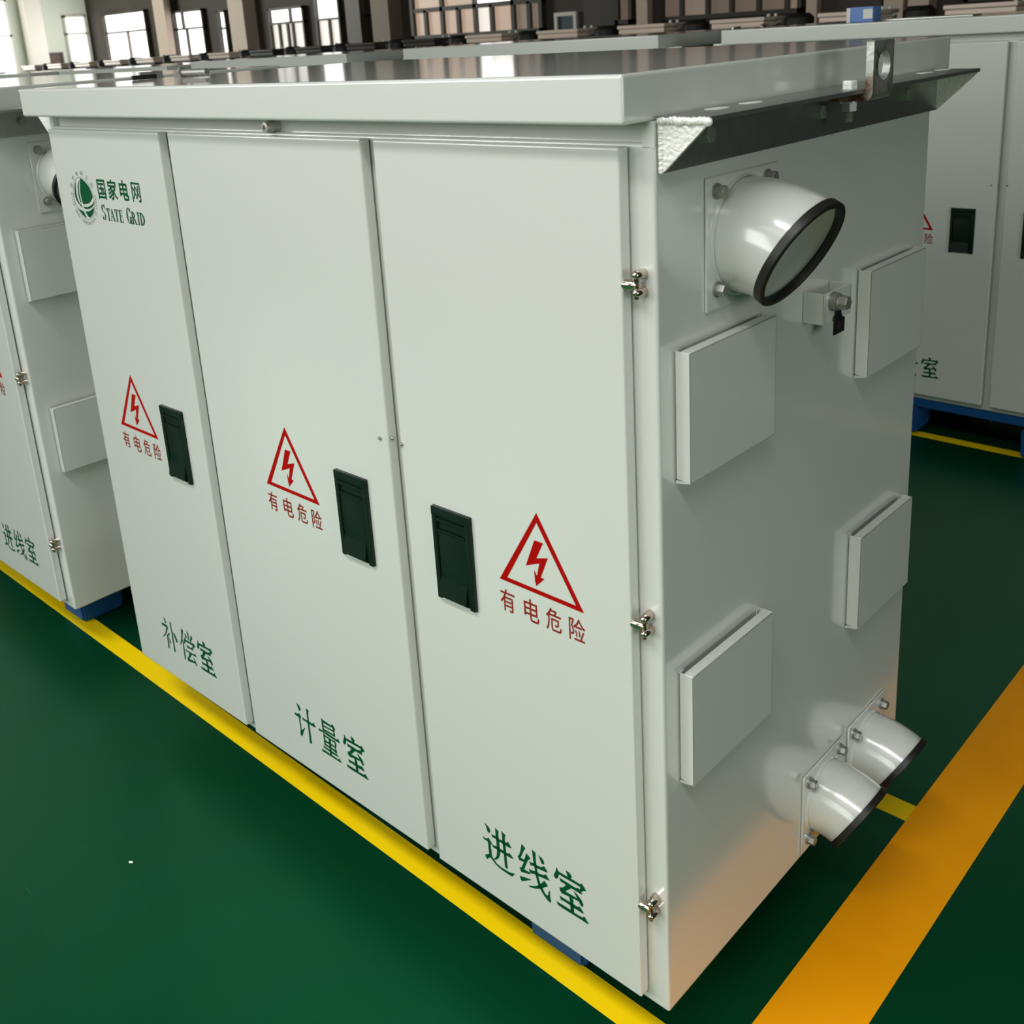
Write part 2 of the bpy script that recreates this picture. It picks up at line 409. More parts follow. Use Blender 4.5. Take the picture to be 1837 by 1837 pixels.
# ------------------------------------------------------------------ distribution cabinet
GL = json.loads('{"IN":[[[-3182,1545],[-3139,1530],[-3099,1513],[-3073,1483],[-3069,1447],[-3082,1417],[-3099,1408],[-3124,1416],[-3136,1454],[-3143,1489],[-3163,1517]],[[-3236,1270],[-3202,1258],[-3153,1263],[-3114,1305],[-3091,1278],[-3063,1242],[-3078,1213],[-3083,1154],[-3073,1087],[-3074,996],[-3039,960],[-2986,912],[-2900,890],[-2799,893],[-2699,902],[-2595,937],[-2632,898],[-2659,859],[-2703,851],[-2778,850],[-2865,854],[-2952,865],[-3026,895],[-3067,933],[-3101,950],[-3145,918],[-3181,872],[-3202,894],[-3218,933],[-3125,995],[-3125,1040],[-3130,1128],[-3129,1207],[-3144,1227],[-3214,1226],[-3225,1242]],[[-2955,1576],[-2932,1562],[-2889,1550],[-2898,1514],[-2902,1468],[-2895,1406],[-2889,1365],[-2893,1307],[-2889,1249],[-2882,1186],[-2893,1118],[-2917,1059],[-2960,1001],[-3001,963],[-3033,958],[-2988,1007],[-2960,1068],[-2949,1131],[-2944,1189],[-2945,1256],[-2948,1371],[-2953,1417],[-2952,1507]],[[-2827,1593],[-2788,1570],[-2746,1561],[-2765,1512],[-2770,1455],[-2761,1410],[-2760,1312],[-2760,1234],[-2756,1120],[-2747,957],[-2764,939],[-2789,938],[-2800,966],[-2803,1075],[-2804,1187],[-2811,1282],[-2814,1363],[-2815,1429],[-2816,1527]],[[-3048,1414],[-3013,1411],[-2950,1422],[-2889,1404],[-2819,1421],[-2757,1418],[-2738,1423],[-2701,1466],[-2637,1384],[-2675,1371],[-2755,1369],[-2817,1367],[-2885,1367],[-2947,1376],[-3030,1366]],[[-3063,1242],[-3036,1217],[-3017,1220],[-2940,1242],[-2884,1235],[-2809,1239],[-2753,1238],[-2716,1240],[-2683,1267],[-2608,1206],[-2658,1193],[-2751,1189],[-2807,1185],[-2882,1186],[-2944,1189],[-3021,1179],[-3038,1197],[-3070,1226]],[[-2419,1588],[-2351,1542],[-2378,1507],[-2412,1432],[-2447,1353],[-2461,1312],[-2380,1326],[-2338,1468],[-2259,1423],[-2302,1372],[-2335,1314],[-2369,1228],[-2404,1141],[-2282,1148],[-2291,1120],[-2379,1090],[-2464,1059],[-2493,1122],[-2451,1143],[-2412,1236],[-2398,1277],[-2490,1259],[-2515,1314],[-2483,1352],[-2451,1442],[-2431,1526]],[[-2501,958],[-2378,1002],[-2258,1035],[-2352,971],[-2466,889],[-2483,909]],[[-2215,1600],[-2153,1585],[-2157,1483],[-2152,1388],[-2139,1266],[-2121,1166],[-2093,1066],[-2071,1027],[-2045,997],[-2019,953],[-1972,923],[-1947,946],[-1924,1038],[-1909,1047],[-1914,946],[-1899,864],[-1919,835],[-1963,850],[-2030,894],[-2102,975],[-2134,1027],[-2168,1158],[-2186,1303],[-2201,1399],[-2208,1498]],[[-2290,1347],[-2247,1352],[-2196,1373],[-2147,1366],[-2048,1385],[-1996,1435],[-1931,1364],[-1974,1349],[-2058,1334],[-2143,1319],[-2199,1322],[-2265,1296]],[[-2307,1203],[-2264,1209],[-2184,1233],[-2120,1238],[-2021,1259],[-1969,1306],[-1901,1234],[-1982,1217],[-2066,1202],[-2131,1187],[-2180,1183],[-2282,1148]],[[-2095,1570],[-2030,1557],[-1997,1524],[-1993,1489],[-2012,1455],[-2036,1457],[-2055,1484],[-2073,1532]],[[-2347,881],[-2269,915],[-2180,966],[-2120,1023],[-2075,1073],[-2006,1171],[-1943,1111],[-1991,1075],[-2051,1013],[-2102,973],[-2198,916],[-2286,885]],[[-1753,1565],[-1731,1517],[-1707,1505],[-1602,1513],[-1547,1517],[-1579,1611],[-1518,1604],[-1489,1581],[-1477,1556],[-1496,1516],[-1426,1521],[-1330,1518],[-1296,1548],[-1259,1513],[-1219,1468],[-1268,1447],[-1318,1396],[-1338,1418],[-1320,1475],[-1422,1477],[-1519,1470],[-1605,1465],[-1710,1463],[-1727,1438],[-1739,1390],[-1766,1353],[-1794,1351],[-1811,1376],[-1806,1408],[-1771,1482]],[[-1710,1408],[-1664,1403],[-1559,1405],[-1486,1403],[-1401,1405],[-1373,1431],[-1341,1417],[-1318,1396],[-1292,1365],[-1344,1357],[-1428,1357],[-1498,1352],[-1553,1292],[-1615,1228],[-1569,1227],[-1471,1232],[-1389,1239],[-1457,1331],[-1406,1313],[-1348,1279],[-1307,1240],[-1286,1190],[-1300,1149],[-1324,1145],[-1347,1169],[-1360,1201],[-1436,1195],[-1504,1182],[-1541,1177],[-1622,1162],[-1684,1153],[-1704,1176],[-1717,1227],[-1653,1266],[-1613,1314],[-1593,1347],[-1635,1359],[-1688,1350]],[[-1534,1187],[-1498,1186],[-1466,1153],[-1475,1095],[-1463,1031],[-1468,934],[-1511,924],[-1525,945],[-1524,1028],[-1530,1089]],[[-1725,1083],[-1682,1077],[-1540,1083],[-1466,1088],[-1387,1085],[-1355,1117],[-1281,1041],[-1311,1031],[-1378,1032],[-1463,1028],[-1530,1030],[-1629,1034],[-1704,1025]],[[-1786,944],[-1746,940],[-1528,949],[-1468,940],[-1312,951],[-1277,991],[-1197,907],[-1228,900],[-1336,900],[-1470,897],[-1643,888],[-1767,893]]],"SHI":[[[-1753,1565],[-1731,1517],[-1707,1505],[-1602,1513],[-1547,1517],[-1579,1611],[-1518,1604],[-1489,1581],[-1477,1556],[-1496,1516],[-1426,1521],[-1330,1518],[-1296,1548],[-1259,1513],[-1219,1468],[-1268,1447],[-1318,1396],[-1338,1418],[-1320,1475],[-1422,1477],[-1519,1470],[-1605,1465],[-1710,1463],[-1727,1438],[-1739,1390],[-1766,1353],[-1794,1351],[-1811,1376],[-1806,1408],[-1771,1482]],[[-1710,1408],[-1664,1403],[-1559,1405],[-1486,1403],[-1401,1405],[-1373,1431],[-1341,1417],[-1318,1396],[-1292,1365],[-1344,1357],[-1428,1357],[-1498,1352],[-1553,1292],[-1615,1228],[-1569,1227],[-1471,1232],[-1389,1239],[-1457,1331],[-1406,1313],[-1348,1279],[-1307,1240],[-1286,1190],[-1300,1149],[-1324,1145],[-1347,1169],[-1360,1201],[-1436,1195],[-1504,1182],[-1541,1177],[-1622,1162],[-1684,1153],[-1704,1176],[-1717,1227],[-1653,1266],[-1613,1314],[-1593,1347],[-1635,1359],[-1688,1350]],[[-1534,1187],[-1498,1186],[-1466,1153],[-1475,1095],[-1463,1031],[-1468,934],[-1511,924],[-1525,945],[-1524,1028],[-1530,1089]],[[-1725,1083],[-1682,1077],[-1540,1083],[-1466,1088],[-1387,1085],[-1355,1117],[-1281,1041],[-1311,1031],[-1378,1032],[-1463,1028],[-1530,1030],[-1629,1034],[-1704,1025]],[[-1786,944],[-1746,940],[-1528,949],[-1468,940],[-1312,951],[-1277,991],[-1197,907],[-1228,900],[-1336,900],[-1470,897],[-1643,888],[-1767,893]]],"JIL":[[[-7910,1583],[-7836,1549],[-7801,1503],[-7818,1455],[-7851,1435],[-7877,1490]],[[-8002,1337],[-7929,1333],[-7869,1375],[-7814,1323],[-7854,1264],[-7854,1150],[-7857,1014],[-7726,1132],[-7788,1036],[-7868,879],[-7901,900],[-7909,938],[-7885,1001],[-7886,1136],[-7890,1268],[-7915,1288],[-8005,1284]],[[-7627,1586],[-7551,1569],[-7580,1490],[-7583,1356],[-7581,1214],[-7579,1030],[-7578,875],[-7605,847],[-7640,851],[-7632,974],[-7628,1151],[-7627,1275],[-7622,1420]],[[-7776,1330],[-7705,1321],[-7574,1330],[-7489,1322],[-7438,1371],[-7383,1285],[-7483,1279],[-7605,1280],[-7777,1283]],[[-7181,1589],[-7137,1564],[-7138,1478],[-7140,1387],[-7140,1346],[-7178,1329],[-7179,1419],[-7180,1519]],[[-7164,1566],[-7069,1560],[-6905,1555],[-6863,1599],[-6829,1560],[-6800,1534],[-6833,1459],[-6821,1365],[-6865,1349],[-6858,1467],[-6870,1522],[-6994,1514],[-7132,1511]],[[-7142,1456],[-7016,1464],[-6864,1474],[-6869,1447],[-7021,1437],[-7147,1429]],[[-7155,1380],[-7030,1382],[-6838,1387],[-6844,1354],[-7022,1351],[-7163,1336]],[[-7298,1324],[-7222,1319],[-7067,1330],[-6903,1326],[-6788,1320],[-6742,1352],[-6693,1286],[-6802,1279],[-7020,1281],[-7171,1292],[-7293,1276]],[[-7173,1281],[-7141,1265],[-7141,1184],[-7141,1103],[-7139,1033],[-7179,1024],[-7177,1137]],[[-7163,1255],[-7026,1249],[-6890,1242],[-6852,1265],[-6814,1208],[-6843,1114],[-6826,1011],[-6869,1001],[-6863,1114],[-6860,1216],[-7003,1219],[-7156,1218]],[[-7141,1144],[-7002,1149],[-6852,1140],[-6857,1112],[-7008,1111],[-7148,1105]],[[-7154,1066],[-6988,1064],[-6837,1066],[-6845,1022],[-6994,1031],[-7154,1031]],[[-7028,1238],[-6973,1233],[-6981,1108],[-6996,898],[-7038,898],[-7028,1035]],[[-7216,996],[-7098,992],[-6932,990],[-6830,989],[-6788,954],[-6912,949],[-7077,951],[-7215,961]],[[-7274,902],[-7155,903],[-6947,902],[-6811,897],[-6770,937],[-6721,865],[-6817,864],[-7022,865],[-7276,855]]],"BUC":[[[-12554,1638],[-12506,1599],[-12478,1518],[-12519,1503],[-12541,1556]],[[-12679,1465],[-12568,1463],[-12470,1469],[-12437,1429],[-12479,1361],[-12535,1270],[-12622,1175],[-12691,1118],[-12704,1127],[-12602,1218],[-12546,1310],[-12501,1414],[-12673,1411]],[[-12527,1247],[-12489,1226],[-12498,1118],[-12502,1002],[-12517,899],[-12557,887],[-12546,1002],[-12537,1138]],[[-12497,1223],[-12412,1312],[-12394,1297],[-12487,1205]],[[-12464,1183],[-12415,1123],[-12411,1059],[-12445,1046],[-12457,1107]],[[-12317,1617],[-12272,1594],[-12284,1478],[-12276,1377],[-12272,1239],[-12270,1092],[-12271,908],[-12321,888],[-12311,1050],[-12313,1224],[-12309,1364],[-12316,1492]],[[-12265,1390],[-12173,1355],[-12127,1286],[-12109,1198],[-12151,1177],[-12187,1254]],[[-11852,1627],[-11790,1595],[-11827,1512],[-11857,1433],[-11902,1321],[-11966,1219],[-12008,1172],[-11972,1251],[-11907,1379],[-11875,1494],[-11870,1565]],[[-11878,1382],[-11857,1330],[-11854,1211],[-11857,1045],[-11864,891],[-11904,875],[-11897,1003],[-11889,1162],[-11883,1285]],[[-11743,1562],[-11696,1528],[-11677,1467],[-11717,1452],[-11732,1497]],[[-11636,1645],[-11589,1612],[-11591,1526],[-11586,1443],[-11622,1438],[-11628,1520]],[[-11488,1599],[-11446,1548],[-11497,1486],[-11534,1429],[-11561,1431],[-11524,1518]],[[-11769,1466],[-11754,1421],[-11717,1401],[-11560,1411],[-11448,1412],[-11434,1438],[-11381,1378],[-11458,1323],[-11499,1272],[-11483,1334],[-11487,1371],[-11655,1369],[-11771,1359],[-11788,1297],[-11828,1281],[-11817,1345]],[[-11735,1283],[-11653,1272],[-11562,1273],[-11510,1311],[-11477,1251],[-11577,1242],[-11735,1231]],[[-11797,1160],[-11716,1144],[-11546,1152],[-11475,1154],[-11443,1197],[-11386,1126],[-11497,1124],[-11651,1127],[-11801,1119]],[[-11666,1121],[-11574,1123],[-11645,1043],[-11716,963],[-11595,969],[-11493,984],[-11546,1075],[-11504,1048],[-11464,987],[-11430,906],[-11463,889],[-11495,949],[-11623,919],[-11771,894],[-11785,944],[-11703,1037]]],"TRI":[[[-1771,7080],[-1049,5897],[-2501,5907]],[[-1778,6942],[-1175,5961],[-2359,5971]]],"BLT":[[[-1831,6679],[-1684,6679],[-1813,6426],[-1614,6489],[-1753,6169],[-1691,6164],[-1840,6016],[-1858,6097],[-1863,6248],[-1820,6167],[-1764,6367],[-2005,6263]]],"LOGO":[[[-12864,10822],[-12808,10809],[-12716,10770],[-12628,10718],[-12577,10677],[-12535,10611],[-12505,10551],[-12490,10502],[-12535,10450],[-12614,10395],[-12694,10359],[-12809,10339],[-12933,10331],[-12950,10394],[-12969,10487],[-12961,10582],[-12931,10678],[-12900,10761]],[[-12897,10786],[-12939,10765],[-12990,10719],[-13033,10641],[-13061,10514],[-13056,10419],[-13020,10351],[-12986,10354],[-13010,10434],[-13020,10516],[-13001,10612],[-12970,10695],[-12930,10753]],[[-13073,10753],[-13127,10700],[-13171,10622],[-13209,10506],[-13203,10429],[-13165,10368],[-13103,10315],[-13070,10329],[-13111,10384],[-13135,10446],[-13140,10541],[-13124,10637],[-13100,10701]],[[-13063,10330],[-13010,10308],[-12985,10265],[-13036,10274],[-13073,10304]],[[-12936,10287],[-12858,10279],[-12748,10286],[-12629,10319],[-12534,10362],[-12471,10410],[-12484,10372],[-12534,10325],[-12616,10282],[-12734,10249],[-12844,10242],[-12909,10251]],[[-12890,10192],[-12766,10200],[-12632,10237],[-12517,10301],[-12540,10237],[-12588,10177],[-12661,10122],[-12755,10084],[-12803,10099],[-12853,10146]],[[-13176,10265],[-13112,10218],[-13023,10199],[-12958,10190],[-12936,10141],[-12898,10099],[-12868,10069],[-12944,10083],[-13039,10121],[-13112,10180],[-13160,10234]]]}')
YD = -0.0199                                # front plane of the doors
def on_door(u, v): return Vector((u, YD - 0.0004, v))
def dec(polys, du=0.0, dv=0.0, grow=0.0):
    """glyph outlines from 0.1 mm integers to metres; grow thickens the strokes"""
    out = []
    for lp in polys:
        q = [(p[0] * 1e-4 + du, p[1] * 1e-4 + dv) for p in lp]
        if grow:
            n = len(q); ar = sum(q[i][0] * q[(i + 1) % n][1] - q[(i + 1) % n][0] * q[i][1] for i in range(n)); sg = 1 if ar > 0 else -1
            g = []
            for i in range(n):
                a, c = Vector(q[i - 1]), Vector(q[(i + 1) % n]); t_ = c - a
                if t_.length > 1e-7: t_.normalize()
                g.append((q[i][0] + t_.y * sg * grow, q[i][1] - t_.x * sg * grow))
            q = g
        out.append(q)
    return out

def latin_serif(bm):
    """small-caps serif letters built from slabs: stems, bars, serifs and bowls"""
    z0 = 1.0083
    def slab(u0, u1, v0, v1): ink(bm, [[(u0, v0), (u1, v0), (u1, v1), (u0, v1)]], on_door)
    def arc(cx, cy, rx, ry, a0, a1, t0, n=14):
        outer = []; inner = []
        for k in range(n + 1):
            a = R(a0 + (a1 - a0) * k / n); q = abs(math.cos(a))
            t = t0 * (0.35 + 0.65 * q)
            outer.append((cx + rx * math.cos(a), cy + ry * math.sin(a)))
            inner.append((cx + (rx - t) * math.cos(a), cy + (ry - t * .8) * math.sin(a)))
        ink(bm, [outer + inner[::-1]], on_door)
    def stem(u, h, t=.0040, s=.0016):
        slab(u - t / 2, u + t / 2, z0, z0 + h); slab(u - t / 2 - s, u + t / 2 + s, z0, z0 + .0013); slab(u - t / 2 - s, u + t / 2 + s, z0 + h - .0013, z0 + h)
    H, h = .0292, .0228
    # S
    arc(-1.2153, z0 + H * .74, .0062, H * .26, 20, 265, .0040); arc(-1.2153, z0 + H * .26, .0062, H * .26, -160, 90, .0040)
    slab(-1.2105, -1.2092, z0 + H * .70, z0 + H); slab(-1.2216, -1.2203, z0, z0 + H * .30)
    def T(u):
        slab(u - .0068, u + .0068, z0 + h - .0018, z0 + h); stem(u, h); slab(u - .0068, u - .0056, z0 + h - .006, z0 + h); slab(u + .0056, u + .0068, z0 + h - .006, z0 + h)
    def A(u):
        ink(bm, [[(u - .0070, z0), (u - .0056, z0), (u + .0006, z0 + h), (u - .0006, z0 + h)], [(u + .0030, z0), (u + .0076, z0), (u + .0010, z0 + h), (u - .0014, z0 + h)]], on_door)
        slab(u - .0045, u + .0042, z0 + h * .32, z0 + h * .38); slab(u - .0085, u - .0040, z0, z0 + .0013); slab(u + .0022, u + .0086, z0, z0 + .0013)
    def E(u):
        stem(u - .0040, h); slab(u - .0040, u + .0058, z0, z0 + .0014); slab(u - .0040, u + .0052, z0 + h - .0014, z0 + h); slab(u - .0030, u + .0030, z0 + h * .5, z0 + h * .5 + .0013)
        slab(u + .0047, u + .0058, z0, z0 + .0060); slab(u + .0042, u + .0052, z0 + h - .0055, z0 + h); slab(u + .0022, u + .0031, z0 + h * .38, z0 + h * .68)
    T(-1.1982); A(-1.1832); T(-1.1672); E(-1.1504)
    # G
    arc(-1.1222, z0 + H / 2, .0076, H / 2, 38, 330, .0048, 20); stem(-1.1160, H * .46, .0038, .0012); slab(-1.1166, -1.1152, z0 + H * .70, z0 + H)
    # R
    stem(-1.1090, h); arc(-1.1078, z0 + h * .74, .0075, h * .26, -90, 90, .0038)
    ink(bm, [[(-1.1060, z0 + h * .48), (-1.1022, z0 + h * .48), (-1.0958, z0), (-1.1006, z0)]], on_door); slab(-1.0975, -1.0945, z0, z0 + .0013)
    # I
    stem(-1.0886, h)
    # D
    stem(-1.0795, h); arc(-1.0795, z0 + h / 2, .0128, h / 2, -90, 90, .0046, 18)

def emblem(door):
    bm = BM(); ink(bm, dec(GL['LOGO']), on_door)
    for s, bx in (('国', (-1.2245, -1.1940, 1.0468, 1.0834)), ('家', (-1.1850, -1.1515, 1.0480, 1.0852)), ('电', (-1.1412, -1.1098, 1.0492, 1.0856)), ('网', (-1.0975, -1.0674, 1.0494, 1.0838))):
        put_text(bm, s, bx, on_door, 0.008 if s == '网' else 0.018)
    latin_serif(bm)
    o = finish('emblem', bm, M['green_ink'], door, smooth=0); o['label'] = 'green round emblem with lettering'
    bm = BM(); cu, cv, rad = -1.28623, 1.04400, 0.0406
    n = 72
    for k in range(n):
        a0 = 2 * PI * k / n; a1 = 2 * PI * (k + 1) / n
        ink(bm, [[(cu + q * math.cos(a), cv + q * math.sin(a)) for q, a in ((rad, a0), (rad, a1), (rad - .0010, a1), (rad - .0010, a0))]], on_door)
    for k, ch in enumerate('国家电网公司'):
        a = R(152 - k * 23.5); q = .0478
        put_text(bm, ch, (cu + q * math.cos(a) - .0042, cu + q * math.cos(a) + .0042, cv + q * math.sin(a) - .0042, cv + q * math.sin(a) + .0042), on_door, 0.0, (cu + q * math.cos(a), cv + q * math.sin(a), a - PI / 2))
    words = 'STATE GRID CORPORATION OF CHINA'
    for k, ch in enumerate(words):
        if ch == ' ': continue
        a = R(172 + k * 196.0 / (len(words) - 1)); q = .0470
        hw = .0011 if ch == 'I' else .0023
        put_text(bm, ch, (cu + q * math.cos(a) - hw, cu + q * math.cos(a) + hw, cv + q * math.sin(a) - .0031, cv + q * math.sin(a) + .0031), on_door, 0.0, (cu + q * math.cos(a), cv + q * math.sin(a), a + PI / 2))
    o = finish('emblem_ring', bm, M['grey_ink'], door, smooth=0); o['label'] = 'thin grey ring with tiny lettering around the emblem'

def latch(door, u0, z0=0.5225):
    """recessed swing latch: rimmed plate, slot with two ribs on top, sloping lever at the foot"""
    W_, H_ = .0755, .1445; y = YD
    bm = BM()
    box(bm, u0, u0 + W_, y - .0018, y + .001, z0, z0 + H_, .0008, 1)                        # back plate
    e = .0085
    box(bm, u0, u0 + e, y - .0058, y, z0, z0 + H_ - .004, .0016); box(bm, u0 + W_ - e * 1.25, u0 + W_, y - .0058, y, z0, z0 + H_ - .004, .0016)
    box(bm, u0, u0 + W_, y - .0062, y, z0 + H_ - .014, z0 + H_, .0016)
    box(bm, u0 + e - .001, u0 + W_ - e * 1.2, y - .0052, y, z0 + H_ - .0225, z0 + H_ - .0170, .0012)   # rib over the slot
    box(bm, u0 + e + .001, u0 + W_ - e * 1.3, y - .0042, y, z0 + .002, z0 + H_ - .034, .0012)   # lever
    box(bm, u0 + e, u0 + W_ - e * 1.4, y - .0052, y, z0 + H_ - .0375, z0 + H_ - .0340, .0010)   # upper edge of the lever
    # raised sloping foot of the lever
    a, c = u0 + e * .6, u0 + W_ - e * 1.7
    vs = [bm.verts.new(q) for q in ((a, y - .0040, z0 + .036), (c, y - .0040, z0 + .036), (c, y - .0095, z0 + .006), (a, y - .0095, z0 + .006), (c, y - .002, z0 + .0005), (a, y - .002, z0 + .0005))]
    for q in ((0, 1, 2, 3), (3, 2, 4, 5), (1, 4, 2), (0, 3, 5), (0, 5, 4, 1)): bm.faces.new([vs[i] for i in q])
    finish('latch_handle', bm, M['handle'], door)

def warning(door, du, dv):
    bm = BM()
    T0, T1 = dec(GL['TRI'], du, dv)
    for i in range(3):
        j = (i + 1) % 3; ink(bm, [[T0[i], T0[j], T1[j], T1[i]]], on_door)
    ink(bm, dec(GL['BLT'], du, dv), on_door)
    o = finish('warning_sign', bm, M['red_ink'], door, smooth=0); o['label'] = 'red warning triangle with a lightning arrow'
    bm = BM()
    for ch, x in (('有', -.2513), ('电', -.2082), ('危', -.1698), ('险', -.1308)):
        put_text(bm, ch, (x + du, x + .0262 + du, .5440 + dv, .5778 + dv), on_door, 0.006)
    finish('warning_lettering', bm, M['brown_ink'], door, smooth=0)

DOORS = [(-1.3887, -.9808), (-.9501, -.4583), (-.4322, -.0317)]
ZD0, ZD1 = .0211, 1.1711
def build_cabinet(label):
    t = empty('distribution_cabinet', (0, 0, FZ), label, 'electrical cabinet')
    # ---- body and roof
    bm = BM(); box(bm, -1.4180, 0, 0, .7218, 0, 1.1745, .005, 3)
    box(bm, -1.4130, -.0050, .0100, .7168, 1.1680, 1.1968)
    box(bm, -.0150, 0, 0, .7218, 1.1690, 1.1968); box(bm, -1.4180, -1.4030, 0, .7218, 1.1690, 1.1968)
    finish('body', bm, M['paint'], t)
    bm = BM(); box(bm, -1.4216, -.0037, -.0481, .7959, 1.1966, 1.2474, .0045, 3)
    finish('roof', bm, M['paint'], t)
    # ---- doors
    doors = []
    for i, (a, c) in enumerate(DOORS):
        bm = BM(); box(bm, a, c, YD, -.0022, ZD0, ZD1, .0032, 3)
        doors.append(finish('door', bm, M['paint'], t))
    latch(doors[0], -1.1157); latch(doors[1], -.5918); latch(doors[2], -.3727)
    warning(doors[0], -1.0440, -.0018); warning(doors[1], -.5408, -.0008); warning(doors[2], 0, 0)
    bm = BM(); ink(bm, dec(GL['BUC'], 0, 0, .0005) + dec(GL['SHI'], -.9484, .0026, .0003), on_door); finish('door_lettering', bm, M['green_ink'], doors[0], smooth=0)
    bm = BM(); ink(bm, dec(GL['JIL'], 0, 0, .0003) + dec(GL['SHI'], -.4788, -.0021, .0003), on_door); finish('door_lettering', bm, M['green_ink'], doors[1], smooth=0)
    bm = BM(); ink(bm, dec(GL['IN'], 0, 0, .0003), on_door); finish('door_lettering', bm, M['green_ink'], doors[2], smooth=0)
    emblem(doors[0])
    for dr, loc, axis in ((doors[1], (-.4754, YD, .7432), (0, -1, 0)), (doors[2], (-.4285, YD, .7444), (0, -1, 0)), (doors[1], (-.4583, -.0125, .7445), (1, 0, 0))):
        bm = BM(); lathe(bm, loc, axis, [(0, .0030), (.002, .0030), (.0042, .0012)], 10); finish('seal_screw', bm, M['bolt'], dr)
    # ---- hinges on the right stile
    for zc in (1.0226, .6010, .1768):
        bm = BM(); rad = .0058
        lathe(bm, (-.0345, -.0140, zc - .0008), (1, .02, .03), [(0, rad * .8), (.001, rad), (.0195, rad), (.0215, rad * .72)], 18)
        for dz in (.0105, -.0095):
            lathe(bm, (-.0168, 0, zc + dz), (0.12, -1, .10), [(0, rad * 1.08), (.012, rad * .95), (.0180, rad * .84), (.0208, rad * .60), (.0222, rad * .2)], 18)
            cyl(bm, (-.0152, -.0160, zc - .0150), (-.0152, -.0160, zc + .0150), .0026, 12)
        finish('hinge', bm, M['chrome'], t)
    # ---- cable gland below the roof edge
    bm = BM(); gx, gz = -.6820, 1.1826
    lathe(bm, (gx, .0100, gz), (0, -1, 0), [(0, .0112), (.0050, .0112)], 6)
    lathe(bm, (gx, .0050, gz), (0, -1, 0), [(0, .0086), (.0060, .0086), (.0065, .0092), (.0130, .0090)], 12)
    lathe(bm, (gx, -.0080, gz), (0, -1, 0), [(0, .0082), (.0045, .0076), (.0052, .0034), (.0008, .0030)], 16)
    finish('cable_gland', bm, M['nickel'], t)
    # ---- angle-steel brackets high on both ends
    for sgn in (1, -1):
        X = lambda x: x if sgn > 0 else -1.4180 - x
        Y0, Y1, ZT, ZB, XO = .004, .733, 1.2012, 1.1417, .0650
        bm = BM()
        plate(bm, [[(X(.001), Y0), (X(XO), Y0), (X(XO), Y1), (X(.001), Y1)]] +
              [[(X(.0185 + .0095 * math.cos(a)), yc + (.0165 - .0095) * (1 if math.sin(a) > 0 else -1) + .0095 * math.sin(a)) for a in [2 * PI * (k + .5) / 16 for k in range(16)]] for yc in (.0915, .163, .646, .712)],
              lambda u, v: Vector((u, v, ZT)), (0, 0, -.0050))
        a, c = sorted((X(.0008), X(.0055))); box(bm, a, c, Y0, Y1, ZB, ZT - .0002)
        br = finish('angle_bracket', bm, M['zinc'], t, smooth=0)
        for yc in (.0915, .163, .646, .712):
            bm = BM(); rs = random.Random(int(yc * 1000)); pts = []
            for k in range(22):
                a = 2 * PI * k / 22; q = 1 + rs.uniform(-.10, .12)
                pts.append((X(.0185 + .0105 * q * math.cos(a)), yc + .0170 * q * math.sin(a)))
            plate(bm, [pts], lambda u, v: Vector((u, v, ZT - .0042)), (0, 0, .0046))
            finish('slot_fill', bm, M['weld'], br, smooth=0)
        for yy in (Y0 + .001, Y1 - .005):
            bm = BM(); vs = [(X(.003), ZT - .004), (X(XO - .001), ZT - .004), (X(XO - .006), ZT - .010), (X(.008), ZB + .002), (X(.003), ZB + .002)]
            plate(bm, [vs], lambda u, v, yy=yy: Vector((u, yy, v)), (0, .004, 0))
            finish('gusset', bm, M['weld'], br, smooth=0)
        rnd = random.Random(7)
        bm = BM()
        for k in range(26):                                                        # weld along the top and the back of the front gusset
            q = k / 25.0
            bmesh.ops.create_icosphere(bm, subdivisions=2, radius=.0034 + rnd.random() * .0016, matrix=Matrix.Translation((X(.004 + q * (XO - .006)), Y0 + .0005, ZT - .0045 + rnd.uniform(-.0008, .0008))) @ Matrix.Scale(.6, 4, (0, 1, 0)))
        for k in range(18):
            q = k / 17.0
            bmesh.ops.create_icosphere(bm, subdivisions=2, radius=.0024 + rnd.random() * .0014, matrix=Matrix.Translation((X(.0045), Y0 + .0012, ZB + .002 + q * .050)) @ Matrix.Scale(.6, 4, (0, 1, 0)))
        finish('weld_bead', bm, M['weld'], br, smooth=60)
        for (yy, zz) in ((.090, 1.1735), (.352, 1.1735), (.612, 1.1735)):
            bm = BM(); hexbolt(bm, (X(.0055), yy, zz), (sgn, 0, 0), .0098, .0085, washer=False); finish('bolt', bm, M['bolt'], br, smooth=30)
        # lifting lug: foot under the flange, eye plate standing outside its edge
        yl0, yl1 = .3500, .4070
        bm = BM()
        plate(bm, [[(yl0, 1.2000), (yl1, 1.2000), (yl1, 1.2560), (yl1 - .0015, 1.2576), (yl0 + .0015, 1.2576), (yl0, 1.2560)], circle_pts(.3800, 1.2275, .0175, 26)],
              lambda u, v: Vector((X(.0662), u, v)), (.0095 * sgn, 0, 0))
        plate(bm, [[(X(q0), q1) for q0, q1 in ((.010, 1.1862), (.0655, 1.1862), (.0705, 1.1875), (.0741, 1.1908), (.0757, 1.1960), (.0757, 1.2002), (.0662, 1.2002), (.0648, 1.1978), (.0620, 1.1962), (.0580, 1.1956), (.010, 1.1956))]], lambda u, v: Vector((u, yl0, v)), (0, yl1 - yl0, 0))
        lug = finish('lifting_lug', bm, M['rusty'], t, smooth=35)
        bm = BM(); lathe(bm, (X(.0420), .3590, 1.2012), (0, 0, 1), [(0, .0095), (.0085, .0095), (.0098, .0084)], 6)
        finish('bolt', bm, M['weld'], lug, smooth=30)
        bm = BM(); lathe(bm, (X(.0420), .3590, 1.1862), (0, 0, -1), [(0, .0125), (.0022, .0125)], 18)
